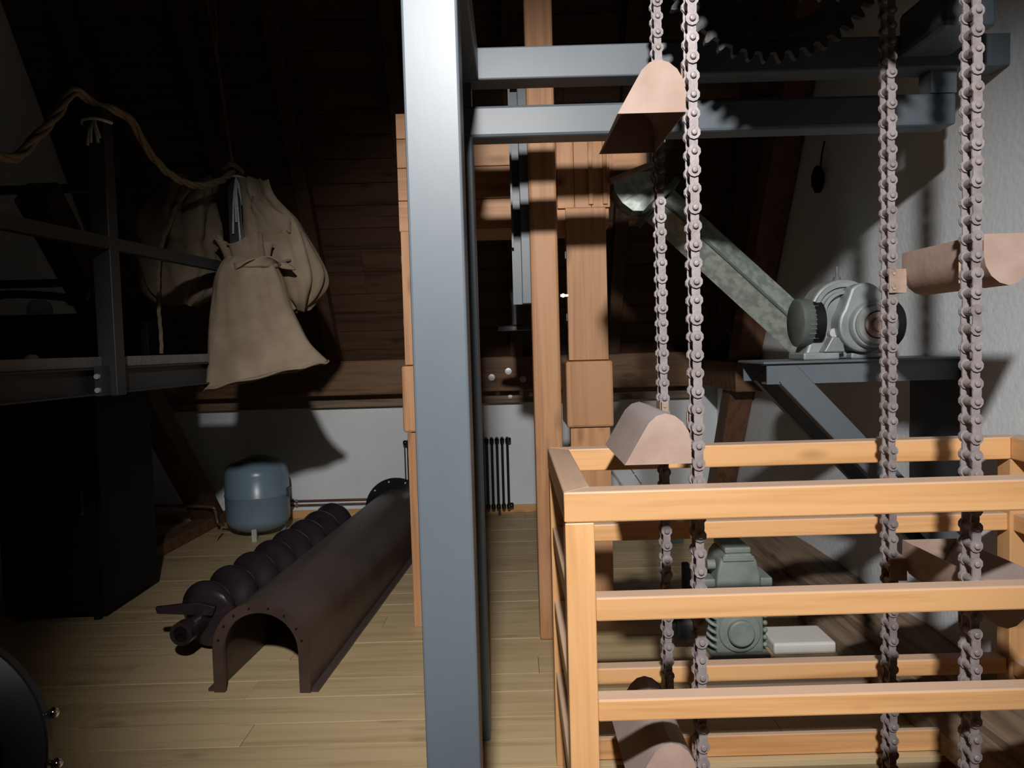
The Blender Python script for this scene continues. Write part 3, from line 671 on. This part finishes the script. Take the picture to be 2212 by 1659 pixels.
# ================================================================== LEFT: PLATFORM, BOILER, ROPES, SACKS
XPY = lambda y: -1.88+.109*(y-2.8)                     # the free edge of the platform runs slightly askew
YE = 4.92
pf = thing('steel_platform', (-2.6, 3.6, 1.43), 'dark raised steel platform with railing posts at the dim gable wall', 'platform')
MB().prism([(XL, .6), (XPY(.6), .6), (XPY(YE), YE), (XL, YE)], 'z', 1.553, 1.60).build('deck', M['deck'], pf, bevel=.004)
def edge(o0, o1, z0, z1): return MB().prism([(XPY(.6)+o0, .6), (XPY(.6)+o1, .6), (XPY(YE)+o1, YE), (XPY(YE)+o0, YE)], 'z', z0, z1)
ec = edge(-.03, -.02, 1.432, 1.552)
for z0, z1 in ((1.432, 1.44), (1.544, 1.552)):
    e2 = edge(-.03, .015, z0, z1); ec.add(e2.v, e2.f)
ec.build('edge_channel', M['steel_dk'], pf)
MB().box(XL, XPY(YE)-.03, YE-.05, YE, 1.43, 1.549).build('end_channel', M['steel_dk'], pf)
for y in (3.43, 4.72, 2.0):
    xo = XPY(y)
    p = MB().box(xo-.02, xo+.06, y-.04, y+.04, 1.425, 2.69).build('railing_post', M['steel_dk'], pf, bevel=.004)
    MB().box(xo-.0, xo+.03, y-.115, y-.04, 1.43, 1.56).build('fixing_plate', M['steel_dk'], p)
    for zz in (1.455, 1.515): MB().cyl((xo+.015, y-.115, zz), (xo+.015, y-.127, zz), .012, n=8).build('bolt', M['zinc'], p)
MB().beam((XPY(.6)+.04, .6, 2.10), (XPY(4.7)+.04, 4.7, 2.10), .045, .055).build('middle_rail', M['steel_dk'], pf)
MB().box(XL, XPY(4.9), YE-.06, YE-.02, 2.05, 2.10).build('end_rail', M['steel_dk'], pf)
MB().box(XL, -2.25, YE-.06, YE-.02, 2.64, 2.69).build('end_rail', M['steel_dk'], pf)
MB().box(XL+.01, XL+.09, YE-.08, YE, 1.6, 2.69).build('railing_post', M['steel_dk'], pf)
for y in (1.0, 4.8): MB().box(XL+.05, XL+.15, y-.05, y+.05, 0, 1.43).build('leg', M['steel_dk'], pf)
MB().box(-2.26, -2.18, 1.0, 1.08, 0, 1.43).build('leg', M['steel_dk'], pf)
bo = thing('boiler_cabinet', (-2.8, 4.9, 0), 'tall black boiler cabinet standing under the steel platform', 'boiler')
MB().box(-3.12, -2.50, 4.56, 5.26, .04, 1.40).build('body', M['black'], bo, bevel=.01)
dr = MB().box(-3.10, -2.52, 4.54, 4.56, .12, 1.34).build('door', M['black'], bo, bevel=.006)
MB().tube([(-2.58, 4.54, .66), (-2.58, 4.51, .66), (-2.58, 4.51, .80), (-2.58, 4.54, .80)], .008, 8).build('handle', M['steel_dk'], dr)
for x in (-3.05, -2.57):
    for y in (4.6, 5.2): MB().cyl((x, y, 0), (x, y, .045), .025, n=10).build('foot', M['black'], bo)
dc = thing('storage_chest', (-2.75, 4.65, 1.6), 'low black chest resting on the steel platform', 'chest')
MB().box(-3.4, -2.42, 4.40, 4.83, 1.60, 1.83).build('body', M['black'], dc, bevel=.01)
MB().box(-2.41, -2.09, 4.42, 4.82, 1.60, 1.80).build('side_case', M['black'], dc, bevel=.01)
MB().box(-3.41, -2.41, 4.39, 4.84, 1.83, 1.852).build('lid', M['black'], dc, bevel=.006)
gj = thing('glass_dome', (-2.83, 4.62, 1.852), 'small milky glass dome on top of the black chest', 'glass dome')
MB().lathe([(.0001, .1), (.03, .098), (.055, .085), (.066, .06), (.07, 0.01), (.07, 0)], (-2.83, 4.62, 1.852), (0, 0, 1), 24).build('dome', M['glass'], gj, smooth=50)
MB().lathe([(.075, 0), (.075, .012), (.07, .014)], (-2.83, 4.62, 1.852), (0, 0, 1), 24).build('base_ring', M['zinc'], gj, smooth=40)
tp_ = thing('pipe_spout', (-2.7, 4.75, 1.852), 'dark curved pipe spout behind the milky glass dome on the chest', 'pipe')
MB().tube(smooth_path([(-3.2, 4.75, 1.852), (-3.18, 4.75, 1.98), (-3.05, 4.75, 2.0), (-2.76, 4.75, 1.975), (-2.70, 4.75, 1.94), (-2.63, 4.75, 1.97), (-2.62, 4.75, 2.03)], 6), .026, 10).build('pipe', M['steel_dk'], tp_, smooth=50)
tag(MB().lathe([(.0001, .018), (.016, .016), (.026, .006), (.028, 0)], (-1.93, 3.08, 1.60), (0, 0, 1), 8).build('grain_crumb', M['deck'], smooth=40), 'small pale crumb lying on the platform edge', 'crumb')

def twist_rope(path, r, name, mat, parent=None, strands=3, k=None):
    pts = smooth_path(path, 10); b = MB(); ln = 0; u = None; paths = [[] for _ in range(strands)]
    for i, p in enumerate(pts):
        t = (pts[min(i+1, len(pts)-1)]-pts[max(i-1, 0)]).normalized()
        if u is None:
            a = Vector((0,0,1)) if abs(t.z) < .9 else Vector((1,0,0)); u = t.cross(a).normalized()
        u = (u-t*u.dot(t)).normalized(); q = t.cross(u)
        if i: ln += (p-pts[i-1]).length
        for s in range(strands):
            a = 2*PI*s/strands+ln/(r*3.2)
            paths[s].append(p+(u*math.cos(a)+q*math.sin(a))*r*.5)
    for s in range(strands): b.tube(paths[s], r*.56, 7)
    return b.build(name, mat, parent, smooth=60)
o = twist_rope([(-1.93, 2.0, 2.70), (-1.91, 2.4, 2.42), (-1.865, 2.871, 2.348), (-1.845, 3.043, 2.461), (-1.83, 3.184, 2.601), (-1.815, 3.292, 2.725), (-1.80, 3.43, 2.708), (-1.79, 3.555, 2.727), (-1.775, 3.693, 2.714), (-1.76, 3.834, 2.601), (-1.74, 4.035, 2.531), (-1.70, 4.265, 2.526), (-1.67, 4.533, 2.612), (-1.655, 4.713, 2.705)], .02, 'railing_rope', M['rope'])
tag(o, 'thick pale rope slung between the tops of the platform railing posts', 'rope')
hr = thing('hoist_rope', (-1.70, 4.66, 2.69), 'thin grey rope hanging from the roof and knotted above the sacks', 'rope')
twist_rope([(-1.8, 4.72, 4.4), (-1.795, 4.706, 4.065), (-1.767, 4.706, 3.693), (-1.73, 4.697, 3.46), (-1.693, 4.70, 3.088), (-1.66, 4.71, 2.70)], .011, 'strand', M['ropedk'], hr)
twist_rope([(-1.73, 4.73, 4.4), (-1.73, 4.715, 4.065), (-1.725, 4.715, 3.739), (-1.721, 4.706, 3.46)], .008, 'strand', M['ropedk'], hr)
twist_rope([(-1.70, 4.66, 2.71), (-1.64, 4.65, 2.73), (-1.61, 4.72, 2.70), (-1.66, 4.77, 2.70), (-1.70, 4.70, 2.69), (-1.64, 4.65, 2.685)], .016, 'knot', M['ropedk'], hr)
for (px, py, pz, nm, tails) in ((XPY(3.43)+.03, 3.383, 2.63, 'dangling near the thick rope on the free railing post', ((-.035, -.11), (-.02, -.10), (.012, -.10), (.02, -.08))), (-1.63, 4.672, 2.66, 'dangling on the post between the burlap sacks', ((-.03, -.34), (-.008, -.27), (.012, -.40), (.035, -.17), (.042, -.12)))):
    t = thing('white_cord', (px, py, pz-.3), 'frayed white cord '+nm, 'cord', 'white cords tied to the railing posts')
    for dx, dz in tails:
        MB().tube(smooth_path([(px, py-.005, pz), (px+dx*.5, py-.018, pz+dz*.4), (px+dx, py-.01, pz+dz)], 6), [.0042+.0025*(i/12) for i in range(13)], 7).build('tail', M['cord'], t, smooth=60)
    MB().tube(smooth_path([(px-.08, py+.04, pz-.005), (px-.05, py-.008, pz), (px, py-.012, pz+.004), (px+.03, py-.004, pz), (px+.045, py+.05, pz)], 5), .007, 7).build('loop', M['cord'], t, smooth=60)

def sack(name, rings, label, group, seed, fold=.02, closed=True, sub=7, n=72, extra=None):
    """rings: (Lx,Lz,Rx,Rz,cy,hd)"""
    ctl = [Vector(r[:3]+(0,)) for r in rings]
    def lerp(j, t):
        i0 = max(j-1, 0); i3 = min(j+2, len(rings)-1); o_ = []
        for c in range(6):
            p0, p1, p2, p3 = rings[i0][c], rings[j][c], rings[j+1][c], rings[i3][c]
            o_.append(.5*(2*p1+(p2-p0)*t+(2*p0-5*p1+4*p2-p3)*t*t+(3*p1-p0-3*p2+p3)*t**3))
        return o_
    S = [lerp(j, k/sub) for j in range(len(rings)-1) for k in range(sub)]+[list(rings[-1])]
    vs = []; m_ = len(S)
    for i, (lx, lz, rx, rz, cy, hd) in enumerate(S):
        C_ = Vector(((lx+rx)/2, cy, (lz+rz)/2)); A = Vector(((rx-lx)/2, 0, (rz-lz)/2)); h = i/(m_-1)
        for k in range(n):
            th = 2*PI*k/n; c, s_ = math.cos(th), math.sin(th)
            c2 = math.copysign(abs(c)**.85, c); s2 = math.copysign(abs(s_)**.85, s_)
            p = C_+A*c2+Vector((0, hd*s2, 0))
            nrm = Vector((c, s_, 0))
            d = noise.noise(Vector((c*1.6+seed, s_*1.6, p.z*2.2)))*fold*1.6
            d += noise.noise(Vector((c*4+seed*3, s_*4, p.z*3.1+p.x*4)))*fold*.8
            top = max(0, 1-h*2.2); d += math.sin(9*th+3*math.sin(4*h+seed))*fold*.55*top
            if extra: d += extra(h, th)
            vs.append(p+nrm*d+Vector((0, 0, noise.noise(Vector((c*2, s_*2+seed, h*5)))*fold*.6)))
    fs = [(i*n+k, i*n+(k+1) % n, (i+1)*n+(k+1) % n, (i+1)*n+k) for i in range(m_-1) for k in range(n)]
    fs.append(tuple(range(n)))
    if closed: fs.append(tuple(range((m_-1)*n, m_*n)))
    b = MB().add(vs, fs); return b, vs, n, m_
b, *_ = sack('x', [(-1.879, 2.66, -1.80, 2.651, 4.65, 0.028), (-2.083, 2.632, -1.775, 2.623, 4.65, 0.074), (-2.176, 2.502, -1.765, 2.483, 4.641, 0.121), (-2.209, 2.344, -1.76, 2.325, 4.631, 0.149), (-2.218, 2.177, -1.76, 2.158, 4.622, 0.167), (-2.186, 2.009, -1.79, 2.018, 4.613, 0.158), (-2.093, 1.925, -1.85, 1.935, 4.613, 0.112), (-1.99, 1.898, -1.916, 1.898, 4.613, 0.037)], '', '', 3.1, .05,
            extra=lambda h, th: -.07*math.exp(-((h-.5)/.03)**2)*max(0, -math.sin(th)))
s1 = b.build('burlap_sack', M['burlap'], smooth=70); tag(s1, 'bulging burlap sack slung on the platform side of the railing post', 'sack', 'burlap sacks on the railing')
b, *_ = sack('x', [(-1.553, 2.642, -1.442, 2.623, 4.65, 0.028), (-1.581, 2.567, -1.386, 2.53, 4.641, 0.074), (-1.58, 2.437, -1.274, 2.418, 4.631, 0.121), (-1.58, 2.298, -1.209, 2.279, 4.622, 0.149), (-1.562, 2.139, -1.167, 2.13, 4.613, 0.158), (-1.525, 2.009, -1.153, 2.0, 4.613, 0.149), (-1.414, 1.907, -1.195, 1.898, 4.604, 0.102), (-1.302, 1.842, -1.251, 1.842, 4.604, 0.028)], '', '', 9.4, .042)
s2 = tag(thing('burlap_sack', (-1.35, 4.62, 1.84), 'full burlap sack with a folded corner hanging on the roof-lit side of the post', 'sack', 'burlap sacks on the railing'))
s2['label'] = 'full burlap sack with a folded corner flap beside the railing post'
b.build('cloth', M['burlap'], s2, smooth=70)
# folded corner flap
fv = []; ff = []; nu, nv = 12, 10
for i in range(nu+1):
    for j in range(nv+1):
        u, v = i/nu, j/nv
        x = -1.488+.22*u; z = 2.516-.14*u-.158*v*(.55+.45*math.sin(PI*min(1, u*1.15)))
        y = 4.518-.033*math.sin(PI*u)*math.sin(PI*(.25+.75*v))+.012*noise.noise(Vector((u*5, v*5, 3)))-.02*v
        fv.append((x, y, z))
ff = [(i*(nv+1)+j, i*(nv+1)+j+1, (i+1)*(nv+1)+j+1, (i+1)*(nv+1)+j) for i in range(nu) for j in range(nv)]
MB().add(fv, ff).build('corner_flap', M['burlap'], s2, smooth=70, solid=.014)
s3 = thing('burlap_sack', (-1.42, 4.38, 1.39), 'empty burlap sack hanging mouth down in front of the railing post', 'sack', 'burlap sacks on the railing')
b, *_ = sack('x', [(-1.586, 2.149, -1.404, 2.139, 4.38, 0.051), (-1.641, 2.093, -1.33, 2.093, 4.38, 0.084), (-1.674, 2.009, -1.288, 2.018, 4.38, 0.102), (-1.697, 1.86, -1.256, 1.879, 4.38, 0.112), (-1.721, 1.712, -1.209, 1.758, 4.38, 0.116), (-1.737, 1.554, -1.149, 1.642, 4.38, 0.121), (-1.772, 1.391, -1.051, 1.535, 4.38, 0.126)], '', '', 5.7, .014, closed=False)
b.build('cloth', M['burlap'], s3, smooth=70, solid=.008)
# hem
n_ = 60; hem = []
for k in range(n_+1):
    th = 2*PI*k/n_; c, s_ = math.cos(th), math.sin(th)
    hem.append((-1.4115+.3605*math.copysign(abs(c)**.85, c), 4.38+.128*math.copysign(abs(s_)**.85, s_), 1.463+.072*math.copysign(abs(c)**.85, c)+.006*math.sin(9*th)))
MB().tube(hem, .0075, 6).build('hem', M['burlap'], s3, smooth=60)
# gathered collar above the tie
def collar(z0, x0, x1, ht, lean, amp, ph, yc, hd):
    vs = []; n, m_ = 90, 8
    for i in range(m_+1):
        t = i/m_
        for k in range(n):
            th = 2*PI*k/n; c, s_ = math.cos(th), math.sin(th)
            r_ = 1+(.25*t)+amp*t*math.sin(7*th+ph)+amp*.5*t*math.sin(13*th+2*ph)
            vs.append(((x0+x1)/2+(x1-x0)/2*c*r_+lean*t, yc+hd*s_*r_, z0+ht*t-.09*t*t*(1+.4*math.sin(3*th+ph))))
    fs = [(i*n+k, i*n+(k+1) % n, (i+1)*n+(k+1) % n, (i+1)*n+k) for i in range(m_) for k in range(n)]
    return MB().add(vs, fs)
collar(2.10, -1.605, -1.37, .23, -.03, .22, .7, 4.39, .075).build('gathered_collar', M['burlap'], s3, smooth=70, solid=.008)
collar(2.075, -1.60, -1.31, .11, .04, .17, 2.1, 4.365, .09).build('gathered_collar', M['burlap'], s3, smooth=70, solid=.008)
MB().tube([(-1.488+.117*math.cos(2*PI*k/24), 4.385+.074*math.sin(2*PI*k/24), 2.118) for k in range(25)], .007, 7).build('tie', M['rope'], s3, smooth=60)
twist_rope([(-1.855, 4.52, 2.56), (-1.916, 4.475, 2.456), (-1.944, 4.44, 2.344), (-1.976, 4.42, 2.26), (-2.004, 4.41, 2.121), (-2.013, 4.40, 1.888), (-2.004, 4.39, 1.73), (-2.0, 4.38, 1.609)], .011, 'sack_cord', M['rope'])
tag(D.objects['sack_cord'], 'thin loose rope end trailing down in front of the bulging sack', 'rope')

# ================================================================== FAN AT THE CAMERA'S LEFT
fn = thing('drum_fan', (-1.281, 1.7, 0), 'round grey fan ring with wire guard on a stand close to the platform', 'fan')
FC = (-1.312, 1.6, .752)
MB().lathe([(.264, .05), (.264, .068), (.258, .068), (.258, .05), (.195, 0), (.199, -.004), (.262, .044)], FC, (0, 1, 0), 64).build('ring', M['steel_dk'], fn, smooth=35)
g = MB()
wires = []
for k in range(24):
    a = 2*PI*k/24
    wires.append(MB().tube([(FC[0]+.03*math.cos(a), FC[1]+.05, FC[2]+.03*math.sin(a)), (FC[0]+.2*math.cos(a+.35), FC[1]+.015, FC[2]+.2*math.sin(a+.35))], .0018, 5).build('guard_wire', M['chrome'], fn, smooth=50))
for r_ in (.07, .12, .165):
    MB().tube([(FC[0]+r_*math.cos(2*PI*k/40), FC[1]+.03, FC[2]+r_*math.sin(2*PI*k/40)) for k in range(41)], .0018, 5).build('guard_wire', M['chrome'], fn, smooth=50)
MB().lathe([(.05, .0), (.055, .02), (.055, .12), (.04, .14)], FC, (0, 1, 0), 24).build('motor_hub', M['black'], fn, smooth=35)
for k in range(4):
    a = 2*PI*k/4+.3; c, s_ = math.cos(a), math.sin(a)
    MB().beam((FC[0]+.05*c, FC[1]+.08, FC[2]+.05*s_), (FC[0]+.185*c, FC[1]+.08, FC[2]+.185*s_), .004, .09, (-s_*.8, .6, c*.8)).build('blade', M['steel_dk'], fn)
for a in (.22, -.2): MB().ball((FC[0]+.279*math.cos(a), FC[1]+.06, FC[2]+.279*math.sin(a)), .0125, n=12, m=8).cyl((FC[0]+.265*math.cos(a), FC[1]+.06, FC[2]+.265*math.sin(a)), (FC[0]+.275*math.cos(a), FC[1]+.06, FC[2]+.275*math.sin(a)), .006, n=8).build('knob', M['chrome'], fn, smooth=60)
MB().cyl((FC[0], 1.70, .02), (FC[0], 1.70, .51), .02, n=14).build('stand_pole', M['steel_dk'], fn, smooth=30)
MB().cyl((FC[0], 1.70, 0), (FC[0], 1.70, .025), .16, n=28).build('stand_base', M['steel_dk'], fn, bevel=.005)

# ================================================================== FLOODLIGHT ABOVE THE CAMERA
fd = thing('floodlight', (-.05, -.86, 3.2), 'dark floodlight hanging on a rod from the roof', 'lamp')
Q = aim.to_track_quat('-Z', 'Y').to_matrix().to_4x4(); XL_ = Matrix.Translation(LAMP) @ Q
MB().box(-.16, .16, -.11, .11, .03, .10).build('housing', M['steel_dk'], fd, bevel=.01, xf=XL_)
MB().box(-.14, .14, -.09, .09, .024, .032).build('lamp_glass', M['glass'], fd, xf=XL_)
MB().cyl(LAMP+Vector((0, -.08, .08)), LAMP+Vector((0, -.12, 1.3)), .012, n=10).build('hanger_rod', M['steel_dk'], fd)
